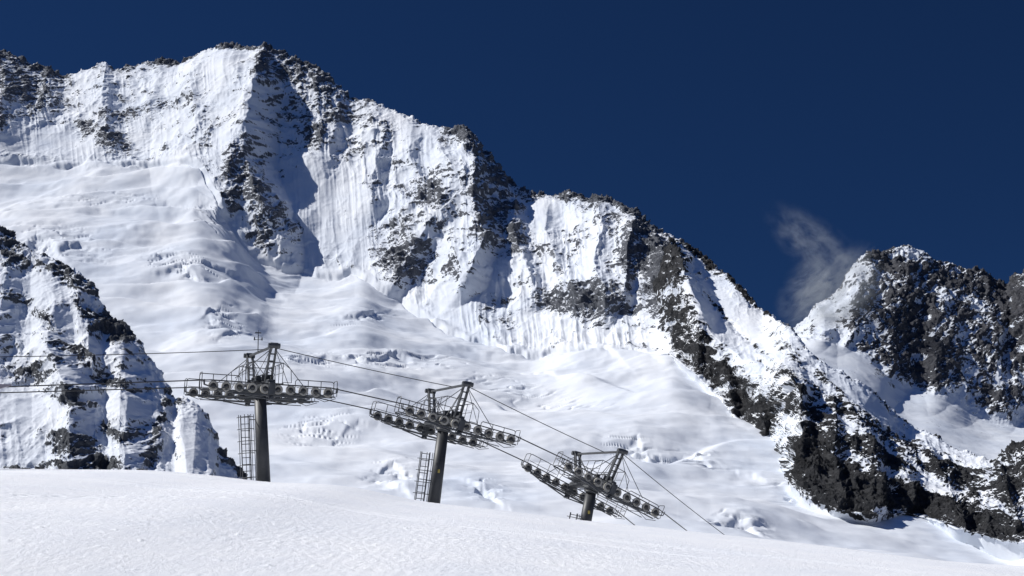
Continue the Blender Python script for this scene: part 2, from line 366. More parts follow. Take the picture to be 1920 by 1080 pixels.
ribB=[([(1262,450),(1285,540),(1320,620),(1380,680),(1440,695),(1480,725)],60,60,46),([(1480,730),(1500,800),(1480,860)],26,30,26),([(1600,790),(1640,860),(1650,940)],24,50,26),([(1740,850),(1780,930),(1800,980)],24,50,26),([(1400,690),(1420,760),(1430,810)],28,30,18),([(1860,870),(1900,980)],22,40,22),([(1560,760),(1560,840),(1580,930)],22,30,20),([(1340,660),(1370,760)],20,24,16),([(1690,830),(1710,940)],18,30,20),([(1300,600),(1310,700)],16,20,14)]
massif("mountain.001",pB,nB,[30,270,290,30],M_right,"dark rocky buttress with thin snow running down to the glacier",blobB,ribB,12,3.0,lambda px,py,t:sm(.9,1.1,t),500,.1,1.12,.3,bc=8,calmb=calmB,slant=.55)
# ---- far peak
crestD=[(1100,760),(1300,700),(1440,640),(1490,612),(1512,590),(1530,568),(1560,556),(1580,530),(1600,492),(1625,472),(1650,470),(1680,462),(1702,458),(1730,470),(1752,484),(1780,492),(1815,500),(1850,506),(1870,522),(1885,526),(1900,508),(1925,500),(2000,470),(2200,560),(2700,640)]
baseD=[(1100,900),(1440,680),(1490,640),(1540,640),(1600,660),(1660,712),(1700,735),(1750,742),(1800,768),(1850,792),(1920,802),(2200,830),(2700,860)]
nD=[([(1100,1100),(2700,1100)],[(1100,2700),(2700,2500)]),([(1100,940),(1500,800),(1700,880),(1920,900),(2700,980)],[(1100,4000),(2700,3900)]),(baseD,[(1100,4900),(2700,4800)]),(crestD,[(1100,5400),(1490,5350),(1700,5600),(1885,5600),(1925,5400),(2700,5400)]),([(x,y+250) for x,y in crestD],[(1100,6300),(2700,6300)])]
blobD=[(1640,484,40,12,0,.85),(1680,500,60,24,10,1.15),(1760,520,70,24,10,1.2),(1830,535,70,34,10,1.2),(1640,560,50,50,0,.9),(1700,600,60,90,0,1.2),(1740,670,64,60,20,1.3),(1680,680,50,40,10,1.15),(1840,650,46,66,0,1.0),(1790,590,30,36,0,.95),(1890,560,46,60,0,1.35),(1910,640,30,60,0,1.1),(1850,745,60,22,30,.95),(1600,600,34,40,0,.7),(1640,650,36,26,0,.9),(1900,740,40,24,0,.85),(2100,640,200,140,0,1.0)]
calmD=[(1725,476,26,8,30,1.3),(1802,570,16,50,-14,1.3),(1800,700,14,46,10,1.2),(1550,595,30,26,0,1.0),(1880,700,10,50,0,1.1),(1620,620,10,40,0,.9),(1715,560,8,40,20,.9),(1665,570,7,50,-15,.9),(1760,600,7,40,15,.8)]
ribD=[([(1625,465),(1600,520),(1590,600)],70,90,44),([(1700,458),(1690,540),(1660,620),(1660,700)],80,90,54),([(1760,480),(1760,560),(1740,640),(1740,720)],70,70,54),([(1830,500),(1810,580),(1790,650),(1800,740)],70,70,54),([(1900,500),(1880,580),(1850,660),(1870,760)],80,60,56),([(1530,565),(1540,620)],40,50,26)]
pD=np.concatenate([np.linspace(1100,1440,60,endpoint=False),np.linspace(1440,1960,460,endpoint=False),np.linspace(1960,2700,110)])
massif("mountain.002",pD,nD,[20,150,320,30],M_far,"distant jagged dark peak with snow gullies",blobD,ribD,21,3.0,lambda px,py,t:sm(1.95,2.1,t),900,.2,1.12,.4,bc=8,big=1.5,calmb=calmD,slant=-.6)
# ---- near rocky spur
crestC=[(-900,200),(-400,260),(-150,340),(0,415),(30,438),(60,472),(100,480),(150,505),(180,545),(200,592),(235,606),(256,636),(275,664),(295,690),(315,725),(328,744),(345,745),(370,757),(395,790),(415,842),(450,888),(480,930),(520,1010),(600,1100)]
crC=[(-900,1500),(0,1400),(320,1250),(600,1150)]
nC=[([(-900,1300),(600,1400)],[(-900,850),(600,850)]),([(-900,1000),(480,1010),(600,1150)],[(-900,960),(600,960)]),(crestC,crC),([(x,y+330) for x,y in crestC],[(x,y+260) for x,y in crC])]
blobC=[(15,470,30,54,-30,.85),(120,512,50,10,20,.75),(30,560,30,18,20,.65),(90,600,40,13,30,.85),(165,578,40,14,40,.9),(190,600,20,22,0,1.0),(225,618,32,20,10,1.5),(150,660,60,14,20,.85),(60,698,50,14,0,1.05),(140,745,50,14,15,.95),(250,668,40,8,30,.7),(250,725,50,10,10,.75),(200,705,40,10,10,.8),(230,805,50,14,10,.8),(140,825,48,24,10,1.1),(160,868,80,14,0,1.3),(50,868,50,10,0,1.0),(303,780,9,60,18,.85),(285,860,18,20,0,.8),(330,748,22,5,30,.5),(430,852,16,18,0,1.4),(458,885,24,12,30,1.3),(-200,600,200,200,0,.6)]
calmC=[(360,840,34,46,-10,1.0),(40,760,60,34,10,1.1),(60,540,34,22,20,1.0),(110,640,44,12,20,.9),(240,765,50,12,10,.9),(60,640,50,12,10,.9),(130,700,50,9,10,.8),(200,840,40,8,0,.6)]
ribC=[([(60,470),(110,560),(100,650),(150,760),(140,880)],22,60,34),([(190,560),(215,640),(250,720),(250,880)],22,60,34),([(335,742),(345,810),(365,900)],15,36,60),([(0,420),(20,520),(0,640)],20,50,26),([(130,500),(170,600),(190,680)],14,30,22)]
pC=np.concatenate([np.linspace(-900,-40,110,endpoint=False),np.linspace(-40,540,450,endpoint=False),np.linspace(540,600,10)])
massif("mountain.003",pC,nC,[20,480,60],M_left,"snow plastered rocky spur with broken grey ledges",blobC,ribC,7,2.0,lambda px,py,t:sm(.7,.9,t),1500,.16,1.05,.25,bc=12,big=1.15,calmb=calmC,slant=.35,cmr=.08,spt=.05,bandk=.3)
# ============================================================ FOREGROUND SNOW
crl=[(-1500,840),(-300,868),(0,879),(250,881),(300,882),(420,893),(500,904),(600,907),(665,912),(760,935),(830,945),(940,956),(1100,977),(1240,990),(1350,1002),(1500,1017),(1650,1037),(1750,1051),(1900,1060),(2100,1075),(3400,1170)]
YC=56.0
cx=np.array([float(P(a,b,YC)[0]) for a,b in crl]);cz=np.array([float(P(a,b,YC)[2]) for a,b in crl])
def ground_z(x,y):
    x=np.asarray(x,dtype=float);y=np.asarray(y,dtype=float)
    zc=np.interp(x,cx,cz)
    z0=-1.75-.055*x
    tt=np.clip(y/YC,-1,1)
    z=z0*(1-tt)+zc*tt+.35*np.sin(np.pi*np.clip(tt,0,1))*.6
    e=np.clip(y-YC,0,None)
    drop=np.where(e<60,.09*e+.0028*e*e,.09*60+.0028*3600+(e-60)*.42)
    z=z-np.where(e<350,drop,.09*60+.0028*3600+290*.42+(e-350)*.02)
    return z
ys=np.concatenate([np.linspace(-40,8,40,endpoint=False),np.linspace(8,60,560,endpoint=False),np.linspace(60,130,80,endpoint=False),np.geomspace(130,12000,90)])
ss=np.concatenate([np.linspace(-3,-1.05,90,endpoint=False),np.linspace(-1.05,1.05,950,endpoint=False),np.linspace(1.05,3,90)])
X=ss[:,None]*(4+.37*np.clip(ys,0,None))[None,:];Y=np.broadcast_to(ys,X.shape)
Z=ground_z(X,Y)
Z=blur(Z,12,0)
xf,yf=X.astype(np.float32),Y.astype(np.float32)
fade=1-sm(400,900,Y)
grain=fbm(xf/.14,yf/.26,xf*0+5,2)
patch=sm(-.2,.25,fbm(xf/5,yf/8,xf*0+15,3))
Z=Z+fade*(.025*fbm(xf/9,yf/9,xf*0,3)+.005*fbm(xf/1.6,yf/2.2,xf*0+3,3)+(.007+.009*patch)*grain)
sw=fbm(xf/7,yf/14,xf*0+8,2)
Z=Z+fade*.006*np.sin((Y*.9+X*.35)*2*math.pi/1.1+3*sw)*sm(0,.3,sw)
def track(pts,w,dep):
    d,_=polyd(X,Y,pts);return -dep*np.exp(-(d/w)**2)
Z=Z+track([(-25,38),(-12,40),(0,36),(9,31),(16,26)],.12,.028)+track([(-25,38.8),(-12,40.9),(0,36.8),(9,31.8),(16,26.8)],.12,.028)
Z=Z+track([(-20,46),(-8,41),(4,30)],.12,.024)+track([(-20,50),(-4,49),(20,38)],.2,.024)+track([(-22,33),(-10,35),(2,44)],.14,.022)
for i in range(26):
    u=i/25;yy=27+9*u;xx=-12.5+5.5*u+.12*(i%2);rr=.10
    i0=np.searchsorted(ys,yy-.5);i1=np.searchsorted(ys,yy+.5)
    j0=np.searchsorted(ss,(xx-.5)/(4+.37*yy));j1=np.searchsorted(ss,(xx+.5)/(4+.37*yy))
    sx=X[j0:j1,i0:i1]-xx;sy=Y[j0:j1,i0:i1]-yy
    Z[j0:j1,i0:i1]-=.06*np.exp(-(sx**2+sy**2)/(rr*rr))
for i in range(420):
    yy=random.uniform(14,55);xx=random.uniform(-.45,.45)*yy*.9;rr=random.uniform(.02,.045)
    i0=np.searchsorted(ys,yy-.3);i1=np.searchsorted(ys,yy+.3)
    j0=np.searchsorted(ss,(xx-.3)/(4+.37*yy));j1=np.searchsorted(ss,(xx+.3)/(4+.37*yy))
    sx=X[j0:j1,i0:i1]-xx;sy=Y[j0:j1,i0:i1]-yy
    Z[j0:j1,i0:i1]+=rr*.7*np.exp(-(sx**2+sy**2)/(rr*rr))
def snow_mat():
    m,nt,N,L=nodemat("groomed_snow")
    out=N.new('ShaderNodeOutputMaterial');bs=N.new('ShaderNodeBsdfPrincipled');L.new(bs.outputs[0],out.inputs[0])
    geo=N.new('ShaderNodeNewGeometry')
    mp=N.new('ShaderNodeMapping');mp.inputs['Scale'].default_value=(1,.45,1);mp.inputs['Rotation'].default_value=(0,0,.3)
    L.new(geo.outputs['Position'],mp.inputs[0])
    n=N.new('ShaderNodeTexNoise');n.inputs['Scale'].default_value=.35;n.inputs['Detail'].default_value=10;n.inputs['Roughness'].default_value=.78
    L.new(mp.outputs[0],n.inputs['Vector'])
    rp=N.new('ShaderNodeValToRGB');rp.color_ramp.elements[0].position=.32;rp.color_ramp.elements[0].color=(.85,.872,.91,1)
    rp.color_ramp.elements[1].position=.62;rp.color_ramp.elements[1].color=(.955,.962,.97,1)
    L.new(n.outputs[0],rp.inputs[0]);L.new(rp.outputs[0],bs.inputs['Base Color'])
    bs.inputs['Roughness'].default_value=.6;bs.inputs['Specular IOR Level'].default_value=.2
    n2=N.new('ShaderNodeTexNoise');n2.inputs['Scale'].default_value=16;n2.inputs['Detail'].default_value=6;n2.inputs['Roughness'].default_value=.8
    L.new(mp.outputs[0],n2.inputs['Vector'])
    bp=N.new('ShaderNodeBump');bp.inputs['Distance'].default_value=.045;bp.inputs['Strength'].default_value=.65
    L.new(n2.outputs[0],bp.inputs['Height']);L.new(bp.outputs[0],bs.inputs['Normal'])
    return m
grid_object("ground",np.stack([X,Y,Z],-1),{},snow_mat(),"smooth white ski piste with faint tracks","snow slope")
# ============================================================ LIFT TOWERS
import bmesh
class MB:
    def __init__(s):s.v=[];s.f=[]
    def add(s,vs,fs):
        o=len(s.v);s.v+=[tuple(v) for v in vs];s.f+=[tuple(i+o for i in f) for f in fs]
    def box(s,c,size,rot=None,bev=.0):
        hx,hy,hz=[k/2 for k in size];c=Vector(c)
        b=min(bev,hx*.5,hy*.5,hz*.5) if bev else min(.012,hx*.3,hy*.3,hz*.3)
        bm=bmesh.new();bmesh.ops.create_cube(bm,size=1)
        for v in bm.verts:v.co=Vector((v.co.x*2*hx,v.co.y*2*hy,v.co.z*2*hz))
        bmesh.ops.bevel(bm,geom=bm.edges[:],offset=b,segments=1,affect='EDGES')
        bm.verts.index_update()
        vs=[(rot@v.co if rot else v.co)+c for v in bm.verts]
        fs=[[v.index for v in f.verts] for f in bm.faces];bm.free()
        s.add(vs,fs)
    def tube(s,a,b,r,n=8,r2=None):
        a=Vector(a);b=Vector(b);d=(b-a).normalized();r2=r if r2 is None else r2
        q=d.to_track_quat('Z','Y')
        vs=[]
        for p,rr in((a,r),(b,r2)):
            for i in range(n):
                t=2*math.pi*i/n;vs.append(p+q@Vector((rr*math.cos(t),rr*math.sin(t),0)))
        fs=[(i,(i+1)%n,n+(i+1)%n,n+i) for i in range(n)]+[tuple(range(n))[::-1],tuple(range(n,2*n))]
        s.add(vs,fs)
    def path(s,pts,r,n=6):
        for a,b in zip(pts[:-1],pts[1:]):s.tube(a,b,r,n)
    def beam(s,a,b,w,h):
        a=Vector(a);b=Vector(b);d=b-a
        q=d.to_track_quat('X','Z');s.box((a+b)/2,(d.length,w,h),q.to_matrix())
    def lathe(s,prof,n=20):
        vs=[];m=len(prof)
        for i in range(n):
            t=2*math.pi*i/n
            for (rr,yy) in prof:vs.append((rr*math.cos(t),yy,rr*math.sin(t)))
        fs=[]
        for i in range(n):
            for j in range(m-1):
                fs.append((i*m+j,((i+1)%n)*m+j,((i+1)%n)*m+j+1,i*m+j+1))
        s.add(vs,fs)
    def mesh(s,name,mats):
        me=bpy.data.meshes.new(name);me.from_pydata([tuple(v) for v in s.v],[],s.f)
        bm=bmesh.new();bm.from_mesh(me);bmesh.ops.recalc_face_normals(bm,faces=bm.faces[:]);bm.to_mesh(me);bm.free()
        for m in mats:me.materials.append(m)
        me.update();return me
def steel(name,c1,c2,rough=.5,metal=.0,scale=3):
    m,nt,N,L=nodemat(name)
    out=N.new('ShaderNodeOutputMaterial');bs=N.new('ShaderNodeBsdfPrincipled');L.new(bs.outputs[0],out.inputs[0])
    tc=N.new('ShaderNodeTexCoord');n=N.new('ShaderNodeTexNoise');n.inputs['Scale'].default_value=scale;n.inputs['Detail'].default_value=6;n.inputs['Roughness'].default_value=.7
    L.new(tc.outputs['Object'],n.inputs['Vector'])
    rp=N.new('ShaderNodeValToRGB');rp.color_ramp.elements[0].position=.35;rp.color_ramp.elements[0].color=(*c1,1)
    rp.color_ramp.elements[1].position=.65;rp.color_ramp.elements[1].color=(*c2,1)
    L.new(n.outputs[0],rp.inputs[0]);L.new(rp.outputs[0],bs.inputs['Base Color'])
    bs.inputs['Roughness'].default_value=rough;bs.inputs['Metallic'].default_value=metal
    return m
S_DARK=steel("weathered_dark_steel",(.038,.042,.047),(.085,.089,.093))
S_COL=steel("grey_painted_column_steel",(.028,.031,.036),(.056,.059,.064),.5,0,1.5)
S_GALV=steel("galvanised_pipe",(.06,.063,.067),(.11,.113,.117),.45,.3)
S_RUB=steel("worn_rubber_liner",(.26,.25,.22),(.46,.44,.39),.7)
S_HUB=steel("sheave_hub_steel",(.04,.04,.038),(.09,.085,.075),.5)
S_YEL=steel("faded_yellow_paint",(.35,.27,.05),(.5,.4,.1),.5)
S_ROPE=steel("greased_steel_rope",(.02,.02,.022),(.05,.05,.05),.5,.3,20)
LINE=math.radians(22)
NW=10;SP=.525
def train_mesh():
    m=MB()
    L=SP*(NW-1)
    xs=[-L/2+i*SP for i in range(NW)]
    for side in(-.085,.085):
        for i in range(0,NW,2):
            a,b=xs[i],xs[i+1];c=(a+b)/2
            m.beam((a-.03,side,.0),(c,side,-.13),.02,.045);m.beam((c,side,-.13),(b+.03,side,0),.02,.045)
    cs=[(xs[i]+xs[i+1])/2 for i in range(0,NW,2)]
    for a,b in((0,1),(3,4)):
        m.beam((cs[a]-.05,0,-.16),(cs[b]+.05,0,-.16),.10,.05)
        c=(cs[a]+cs[b])/2;m.beam((cs[a]+.1,0,-.17),(c,0,-.25),.07,.04);m.beam((c,0,-.25),(cs[b]-.1,0,-.17),.07,.04)
    m.beam(((cs[0]+cs[1])/2,0,-.26),((cs[3]+cs[4])/2,0,-.26),.12,.07)
    m.beam(((cs[0]+cs[1])/2+.5,0,-.29),(0,0,-.42),.08,.05);m.beam((0,0,-.42),((cs[3]+cs[4])/2-.5,0,-.29),.08,.05)
    for x in xs:m.tube((x,-.11,0),(x,.11,0),.025,8)
    for sx in(-1,1):
        m.path([(sx*(L/2+.12),-.1,-.05),(sx*(L/2+.36),-.1,.02),(sx*(L/2+.38),-.1,.22)],.02)
        m.path([(sx*(L/2+.12),.1,-.05),(sx*(L/2+.36),.1,.02),(sx*(L/2+.38),.1,.22)],.02)
        m.tube((sx*(L/2+.36),-.1,.02),(sx*(L/2+.36),.1,.02),.02)
        m.beam((sx*(L/2-.1),-.1,-.06),(sx*(L/2+.16),-.1,-.06),.02,.05);m.beam((sx*(L/2-.1),.1,-.06),(sx*(L/2+.16),.1,-.06),.02,.05)
    return m.mesh("sheave_train",[S_DARK]),xs
ME_TRAIN,WX=train_mesh()
WL=2.74
def walk_mesh(s):
    m=MB();L=WL;y0=.22*s;y1=.78*s
    m.beam((-L,y0,-.14),(L,y0,-.14),.03,.05);m.beam((-L,y1,-.14),(L,y1,-.14),.03,.05)
    k=-L
    while k<=L+.01:
        m.beam((k,y0,-.12),(k,y1,-.12),.035,.025);k+=.5
    k=-L;up=True
    while k<L-.3:
        m.tube((k,y1,-.16 if up else -.32),(k+.47,y1,-.32 if up else -.16),.013);up=not up;k+=.47
    m.tube((-L*.8,y1,-.33),(L*.8,y1,-.33),.018)
    return m.mesh("walkway",[S_DARK])
def rail_mesh(s,e):
    m=MB();L=WL;y1=.78*s
    a,b=((-L-.05,-1.15) if e<0 else (1.15,L+.05))
    for z,rr in((.52,.018),(.2,.012)):
        m.tube((a+.06,y1,z),(b-.06,y1,z),rr)
    for q in range(4):
        x=a+(b-a)*q/3
        m.path([(x,y1,-.12),(x,y1,.45),(x+(.06 if q==0 else(-.06 if q==3 else 0)),y1,.52)],.016)
    x=e*(L+.05)
    m.path([(x,.22*s,-.12),(x,.22*s,.46),(x,.28*s,.53),(x,.72*s,.53),(x,y1,.46)],.016)
    m.tube((x,.22*s,.2),(x,y1,.2),.012)
    return m.mesh("railing",[S_GALV])
ME_WALK={s:walk_mesh(s) for s in(-1,1)};ME_RAIL={(s,e):rail_mesh(s,e) for s in(-1,1) for e in (-1,1)}
YT=2.35
def cross_mesh():
    m=MB()
    m.box((0,0,0),(.28,2*YT-.3,.28),bev=.03)
    m.box((0,0,-.22),(.60,.7,.14),bev=.02)
    for s in(-1,1):
        m.box((0,s*(YT-.02),-.26),(.28,.24,.52),bev=.03)
        m.tube((0,s*(YT-.28),-.66),(0,s*(YT+.2),-.66),.06,12)
        m.beam((0,s*(YT-.02),-.48),(0,s*(YT-.02),-.72),.16,.2)
        m.box((.0,s*(YT-.9),.22),(.5,.05,.26));m.box((0,s*.5,.22),(.55,.05,.26))
        m.box((.2,s*1.2,.02),(.12,.7,.2))
    m.tube((-.28,-1.9,-.05),(-.28,1.9,-.05),.03);m.tube((.3,-1.9,-.1),(.3,1.9,-.1),.03)
    m.box((.28,.5,.24),(.22,.3,.26));m.box((-.25,-.7,.26),(.2,.26,.22))
    return m.mesh("crossarm",[S_DARK])
ME_CROSS=cross_mesh()
def frame_mesh():
    m=MB();H=1.45
    for s in(-1,1):
        a=Vector((0,s*1.6,.05));b=Vector((0,s*2.35,H))
        m.beam(a+Vector((-.12,0,0)),b+Vector((-.12,0,0)),.06,.20);m.beam(a+Vector((.12,0,0)),b+Vector((.12,0,0)),.06,.20)
        for k in range(1,5):
            c=a.lerp(b,k/5);m.box(c,(.22,.10,.05))
        m.box((0,s*2.42,H+.06),(.36,.22,.2),bev=.03)
        m.tube((-.24,s*2.48,H+.04),(.24,s*2.48,H+.04),.1,14)
        for sx in(-1,1):
            m.tube((sx*.1,s*2.3,H-.1),(sx*1.5,s*2.3,-.1-sx*.2),.016)
            m.tube((sx*.1,s*2.3,H-.1),(sx*.75,s*2.3,-.1-sx*.1),.013)
    m.beam((0,-2.35,H+.03),(0,2.35,H+.03),.10,.09)
    m.tube((0,-1.7,.45),(0,1.7,.45),.025)
    m.tube((0,-2.2,H),(0,-.3,.2),.018);m.tube((0,2.2,H),(0,.3,.2),.018)
    return m.mesh("lifting_frame",[S_DARK])
ME_FRAME=frame_mesh()
def cage_mesh():
    m=MB()
    for sx in(-1,1):
        x=sx*.62
        for y in(-1.5,-.75,0,.75,1.5):m.tube((x,y,-.05),(x,y,.8),.014)
        m.tube((x,-1.5,.8),(x,1.5,.8),.017);m.tube((x,-1.5,.4),(x,1.5,.4),.012)
        m.beam((x,-1.6,-.06),(x,1.6,-.06),.06,.05)
    for y in(-1.5,1.5):
        m.tube((-.62,y,.8),(.62,y,.8),.017)
        m.path([(-.62,y,.0),(-.9,y,.0),(-.95,y,.55),(-.62,y,.8)],.014);m.path([(.62,y,.0),(1.0,y,.0),(.95,y,.55),(.62,y,.8)],.014)
    k=-1.5
    while k<1.6:m.beam((-.6,k,-.06),(.6,k,-.06),.1,.02);k+=.2
    return m.mesh("service_platform",[S_GALV])
ME_CAGE=cage_mesh()
def ladder_mesh(H):
    m=MB()
    for x in(-.02,.34):m.tube((x,0,0),(x,0,H),.023)
    k=.15
    while k<H:m.tube((-.02,0,k),(.34,0,k),.016);k+=.28
    k=.5
    while k<H:
        pts=[]
        for i in range(9):
            a=math.pi*i/8;pts.append((.16-.34*math.cos(a),-.62*math.sin(a),k))
        m.path(pts,.017,5);k+=.5
    for i in(1,3,4,5,7):
        a=math.pi*i/8;m.tube((.16-.34*math.cos(a),-.62*math.sin(a),.3),(.16-.34*math.cos(a),-.62*math.sin(a),H),.015,5)
    k=.8
    while k<H:m.tube((.34,0,k),(.62,.05,k),.02);k+=1.3
    return m.mesh("ladder",[S_GALV])
def link(o,parent=None,loc=None,rot=None):
    COL.objects.link(o)
    if parent:o.parent=parent
    if loc is not None:o.location=loc
    if rot is not None:o.rotation_euler=rot
    return o
m_=MB()
m_.lathe([(.112,-.035),(.158,-.05),(.19,-.055),(.202,-.03),(.19,0),(.202,.03),(.19,.055),(.158,.05),(.112,.035)],22);nt_=len(m_.f)
m_.lathe([(0,-.075),(.04,-.075),(.05,-.045),(.09,-.02),(.114,-.03),(.12,0),(.114,.03),(.09,.02),(.05,.045),(.04,.075),(0,.075)],18)
ME_WHEEL=m_.mesh("sheave_wheel",[S_RUB,S_HUB])
for p in ME_WHEEL.polygons:
    p.use_smooth=True
    if p.index>=nt_:p.material_index=1
towers=[]
def tower(hp,hd,bp,tilt,label,lad,plate,vane):
    Hh=PV(hp[0],hp[1],hd);Bv=PV(bp[0],bp[1],hd)
    d=(Bv-Hh)
    k=1.0
    for _ in range(200):
        q=Hh+d*k
        if q.z<float(ground_z(q.x,q.y))-.25:break
        k+=.01
    base=Hh+d*k
    e=bpy.data.objects.new("lift_tower",None);e.empty_display_size=.5;link(e,None,base,(0,0,LINE))
    e["label"]=label;e["category"]="ski lift tower";e["group"]="steel towers of one ski lift line"
    inv=Matrix.Rotation(-LINE,3,'Z')
    hl=inv@(Hh-base)
    m=MB();ax=hl.normalized()
    top=hl-ax*.3
    m.tube((0,0,0),top,.30,28,.245)
    m.tube(top*.965,top,.33,28,.33)
    m.tube(ax*.1,ax*.2,.42,28,.42)
    me=m.mesh("column",[S_COL])
    for p in me.polygons:
        if len(p.vertices)==4:p.use_smooth=True
    link(bpy.data.objects.new("column",me),e)
    R=(0,tilt,0)
    Rm=Matrix.Rotation(tilt,3,'Y')
    Rf=Matrix.Rotation(tilt*.5,3,'Y')
    link(bpy.data.objects.new("crossarm",ME_CROSS),e,hl,R)
    link(bpy.data.objects.new("lifting_frame",ME_FRAME),e,hl,(0,tilt*.5,0))
    link(bpy.data.objects.new("service_platform",ME_CAGE),e,hl+Rm@Vector((0,0,.1)),R)
    for s in(-1,1):
        loc=hl+Rm@Vector((0,s*YT,-.28))
        tr=link(bpy.data.objects.new("sheave_train",ME_TRAIN),e,loc,R)
        for x in WX:
            link(bpy.data.objects.new("sheave_wheel",ME_WHEEL),tr,(x,0,random.uniform(-.012,.012)),(0,random.uniform(0,3),0))
        wk=link(bpy.data.objects.new("walkway",ME_WALK[-s]),e,loc,R)
        for en in(-1,1):link(bpy.data.objects.new("railing",ME_RAIL[(-s,en)]),wk,(0,0,0))
    if lad:
        H=lad[1];m=ladder_mesh(H)
        p=ax*(hl.length-lad[0]-H)
        lo=bpy.data.objects.new("ladder",m)
        link(lo,e,p+Vector((-.86,-.1,0)),Vector((0,0,1)).rotation_difference(ax).to_euler())
    if plate:
        m=MB();m.box((0,0,0),(.10,.02,.15));pl=bpy.data.objects.new("number_plate",m.mesh("number_plate",[S_YEL]))
        link(pl,e,ax*(hl.length-plate)+Vector((-.06,-.31,0)))
    if vane:
        m=MB();m.tube((0,0,0),(0,0,.75),.02);m.tube((-.16,0,.55),(.16,0,.55),.012)
        for sx in(-1,1):m.tube((sx*.16,0,.52),(sx*.16,0,.66),.035,8,.02)
        m.tube((0,0,.75),(.0,0,.95),.012);m.beam((-.14,0,.84),(.12,0,.84),.01,.05)
        link(bpy.data.objects.new("wind_gauge",m.mesh("wind_gauge",[S_GALV])),e,hl+Vector((-.05,.3,1.45)))
    towers.append((e,base,hl,Rm,Rf))
    return e
tower((487,724),60,(494,902),math.radians(2.3),"dark steel ski lift tower with a wind gauge on top",(1.25,3.6),0,True)
tower((833,790),63,(813,944),math.radians(14),"dark steel ski lift tower leaning with the slope, caged ladder",(1.35,3.3),2.2,False)
tower((1111,908),66.5,(1098,978),math.radians(25.5),"low dark steel ski lift tower mostly sunk behind snow crest",(1.3,2.2),1.3,False)
# ------------------------------------------------------------ ropes
def wpos(tw,v,fr=False):
    e,base,hl,Rm,Rf=tw
    return base+Matrix.Rotation(LINE,3,'Z')@(hl+(Rf if fr else Rm)@Vector(v))
def rope(name,pts,r,label,cat,sag=.0):
    m=MB()
    for a,b in zip(pts[:-1],pts[1:]):
        L=(b-a).length;n=max(1,int(L/1.0)) if sag else 1
        n=min(n,16);prev=a
        for i in range(1,n+1):
            t=i/n;q=a.lerp(b,t)-Vector((0,0,sag*4*t*(1-t)*min(1,(L/10)**2)))
            m.tube(prev,q,r,6);prev=q
    o=bpy.data.objects.new(name,m.mesh(name,[S_ROPE]));COL.objects.link(o)
    o["label"]=label;o["category"]=cat;return o
LH=SP*(NW-1)/2
zt=-.28+.214
for s,stp,enp in((-1,(-160,731,52.0),(1290,997,74)),(1,(-160,741,56.5),(1215,1005,78))):
    pts=[PV(*stp)]
    for tw in towers:pts+=[wpos(tw,(-LH-.1,s*YT,zt)),wpos(tw,(LH+.1,s*YT,zt))]
    pts.append(PV(*enp))
    o=rope("haul_rope",pts,.026,"thick dark steel haul rope running over the tower wheels","cable");o["group"]="haul ropes of the ski lift"
pts=[PV(-160,671,51)]
for i,tw in enumerate(towers):pts+=[wpos(tw,(0,-.6,1.5),True),wpos(tw,(0,-2.5,1.4),True)]
pts.append(PV(1365,1008,74))
rope("signal_cable",pts,.017,"thin dark signal cable strung between the tower tops","cable",.06)
# grey pointed nose of the lift station canopy
m=MB()
a=PV(22,722,53);d1=Vector((-1,-.4,-.02)).normalized();up=Vector((0,0,1));sd=Vector((.4,-1,0)).normalized()
vs=[];Ln=4.5
for k,(hh,ww) in enumerate(((.02,.03),(.28,.5),(.5,1.0),(.75,1.4))):
    c=a+d1*(Ln*k/3)*(.35+.65*k/3)
    vs+=[c+sd*ww+up*.02,c-sd*ww+up*.02,c-sd*ww-up*hh,c+sd*ww-up*hh]
fs=[(0,1,2,3),(12,15,14,13)]
for k in range(3):
    for i in range(4):
        j=(i+1)%4;fs.append((k*4+i,k*4+4+i,k*4+4+j,k*4+j))
m.add(vs,fs)
S_CAN=steel("pale_grey_canopy_sheet",(.28,.25,.28),(.36,.33,.36),.4)
cn=bpy.data.objects.new("station_canopy",m.mesh("station_canopy",[S_CAN]));COL.objects.link(cn)
cn["label"]="pointed pale grey metal canopy nose of the lift station";cn["category"]="canopy"
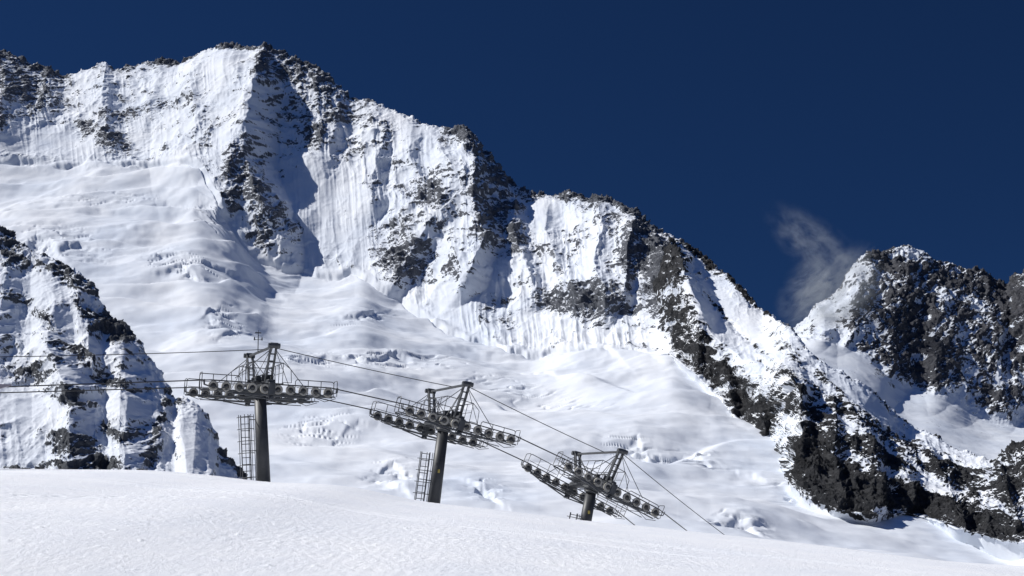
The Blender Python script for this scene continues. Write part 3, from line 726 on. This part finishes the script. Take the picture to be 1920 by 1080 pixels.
# ============================================================ cloud wisp (volume)
def cloud(px_,py_,y_,sx,sy,sz,rot,dens,seed,th=.46):
    bpy.ops.mesh.primitive_ico_sphere_add(subdivisions=3,radius=1)
    o=bpy.context.object;o.name="cloud";o.data.name="cloud";o.location=PV(px_,py_,y_);o.scale=(sx,sy,sz);o.rotation_euler=(0,rot,0)
    m,nt,N,L=nodemat("thin_cloud_vapour")
    out=N.new('ShaderNodeOutputMaterial');vp=N.new('ShaderNodeVolumePrincipled');L.new(vp.outputs[0],out.inputs['Volume'])
    tc=N.new('ShaderNodeTexCoord')
    ln=N.new('ShaderNodeVectorMath');ln.operation='LENGTH';L.new(tc.outputs['Object'],ln.inputs[0])
    fo=N.new('ShaderNodeMapRange');fo.interpolation_type='SMOOTHSTEP';fo.inputs[1].default_value=1.0;fo.inputs[2].default_value=.0;fo.inputs[3].default_value=0;fo.inputs[4].default_value=1
    L.new(ln.outputs['Value'],fo.inputs[0])
    mp=N.new('ShaderNodeMapping');mp.inputs['Location'].default_value=(seed,seed*.7,0);mp.inputs['Scale'].default_value=(sx/190,sy/260,sz/90);L.new(tc.outputs['Object'],mp.inputs[0])
    n=N.new('ShaderNodeTexNoise');n.inputs['Scale'].default_value=2.3;n.inputs['Detail'].default_value=10;n.inputs['Roughness'].default_value=.74;n.inputs['Distortion'].default_value=.25
    L.new(mp.outputs[0],n.inputs['Vector'])
    mr=N.new('ShaderNodeMapRange');mr.inputs[1].default_value=th;mr.inputs[2].default_value=.72;L.new(n.outputs[0],mr.inputs[0])
    mu=N.new('ShaderNodeMath');mu.operation='MULTIPLY';L.new(mr.outputs[0],mu.inputs[0]);L.new(fo.outputs[0],mu.inputs[1])
    m2=N.new('ShaderNodeMath');m2.operation='MULTIPLY';m2.inputs[1].default_value=dens;L.new(mu.outputs[0],m2.inputs[0])
    L.new(m2.outputs[0],vp.inputs['Density']);vp.inputs['Color'].default_value=(.88,.95,1,1);vp.inputs['Anisotropy'].default_value=.0
    o.data.materials.append(m)
    o["label"]="thin wispy white cloud drifting off the rocky peak";o["category"]="cloud";o["kind"]="structure"
cloud(1545,475,5120,300,150,110,math.radians(40),.011,2.3,.46)
cloud(1560,548,5080,250,150,180,math.radians(-38),.021,5.6,.43)
# ============================================================ light, sky, camera
el=math.radians(44);az_to_cam=math.radians(-7)
S=Vector((-math.cos(el)*math.cos(az_to_cam),-math.cos(el)*math.sin(az_to_cam),math.sin(el)))
sl=bpy.data.lights.new("sun",'SUN');sl.energy=5.0;sl.angle=math.radians(.53);sl.color=(1,.975,.935)
so=bpy.data.objects.new("sun",sl);so.rotation_euler=(-S).to_track_quat('-Z','Y').to_euler();COL.objects.link(so);so.location=(0,0,500)
wd=bpy.data.worlds.new("World");sc.world=wd;wd.use_nodes=True
N=wd.node_tree.nodes;L=wd.node_tree.links;N.clear()
out=N.new('ShaderNodeOutputWorld');bg=N.new('ShaderNodeBackground');L.new(bg.outputs[0],out.inputs[0])
sk=N.new('ShaderNodeTexSky');sk.sky_type='NISHITA';sk.sun_disc=False;sk.sun_elevation=el;sk.sun_rotation=math.atan2(S.x,S.y)
sk.altitude=3500;sk.air_density=1.0;sk.dust_density=0.0;sk.ozone_density=3.0
tc=N.new('ShaderNodeTexCoord');va=N.new('ShaderNodeVectorMath');va.operation='ADD';va.inputs[1].default_value=(0,0,.18)
vn=N.new('ShaderNodeVectorMath');vn.operation='NORMALIZE'
L.new(tc.outputs['Generated'],va.inputs[0]);L.new(va.outputs[0],vn.inputs[0]);L.new(vn.outputs[0],sk.inputs[0])
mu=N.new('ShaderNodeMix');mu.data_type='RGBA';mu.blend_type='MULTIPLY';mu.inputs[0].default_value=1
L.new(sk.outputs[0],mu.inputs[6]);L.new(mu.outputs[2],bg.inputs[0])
# polarised dark band low in the sky, unseen high sky brightened as added shadow fill
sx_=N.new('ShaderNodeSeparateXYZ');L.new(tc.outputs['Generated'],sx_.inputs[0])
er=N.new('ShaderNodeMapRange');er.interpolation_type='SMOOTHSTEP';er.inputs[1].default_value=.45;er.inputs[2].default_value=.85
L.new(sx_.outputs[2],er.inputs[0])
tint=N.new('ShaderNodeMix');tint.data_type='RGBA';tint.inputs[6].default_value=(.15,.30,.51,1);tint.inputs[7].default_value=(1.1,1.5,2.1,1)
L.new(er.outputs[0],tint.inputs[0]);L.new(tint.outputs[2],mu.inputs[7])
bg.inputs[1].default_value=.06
cam=bpy.data.cameras.new("camera");cam.lens=50;cam.sensor_width=36;cam.clip_end=40000;cam.clip_start=.1
co=bpy.data.objects.new("camera",cam);co.rotation_euler=(math.radians(90)+TH,0,0);COL.objects.link(co);sc.camera=co
sc.view_settings.view_transform='Standard';sc.view_settings.look='None';sc.view_settings.exposure=0
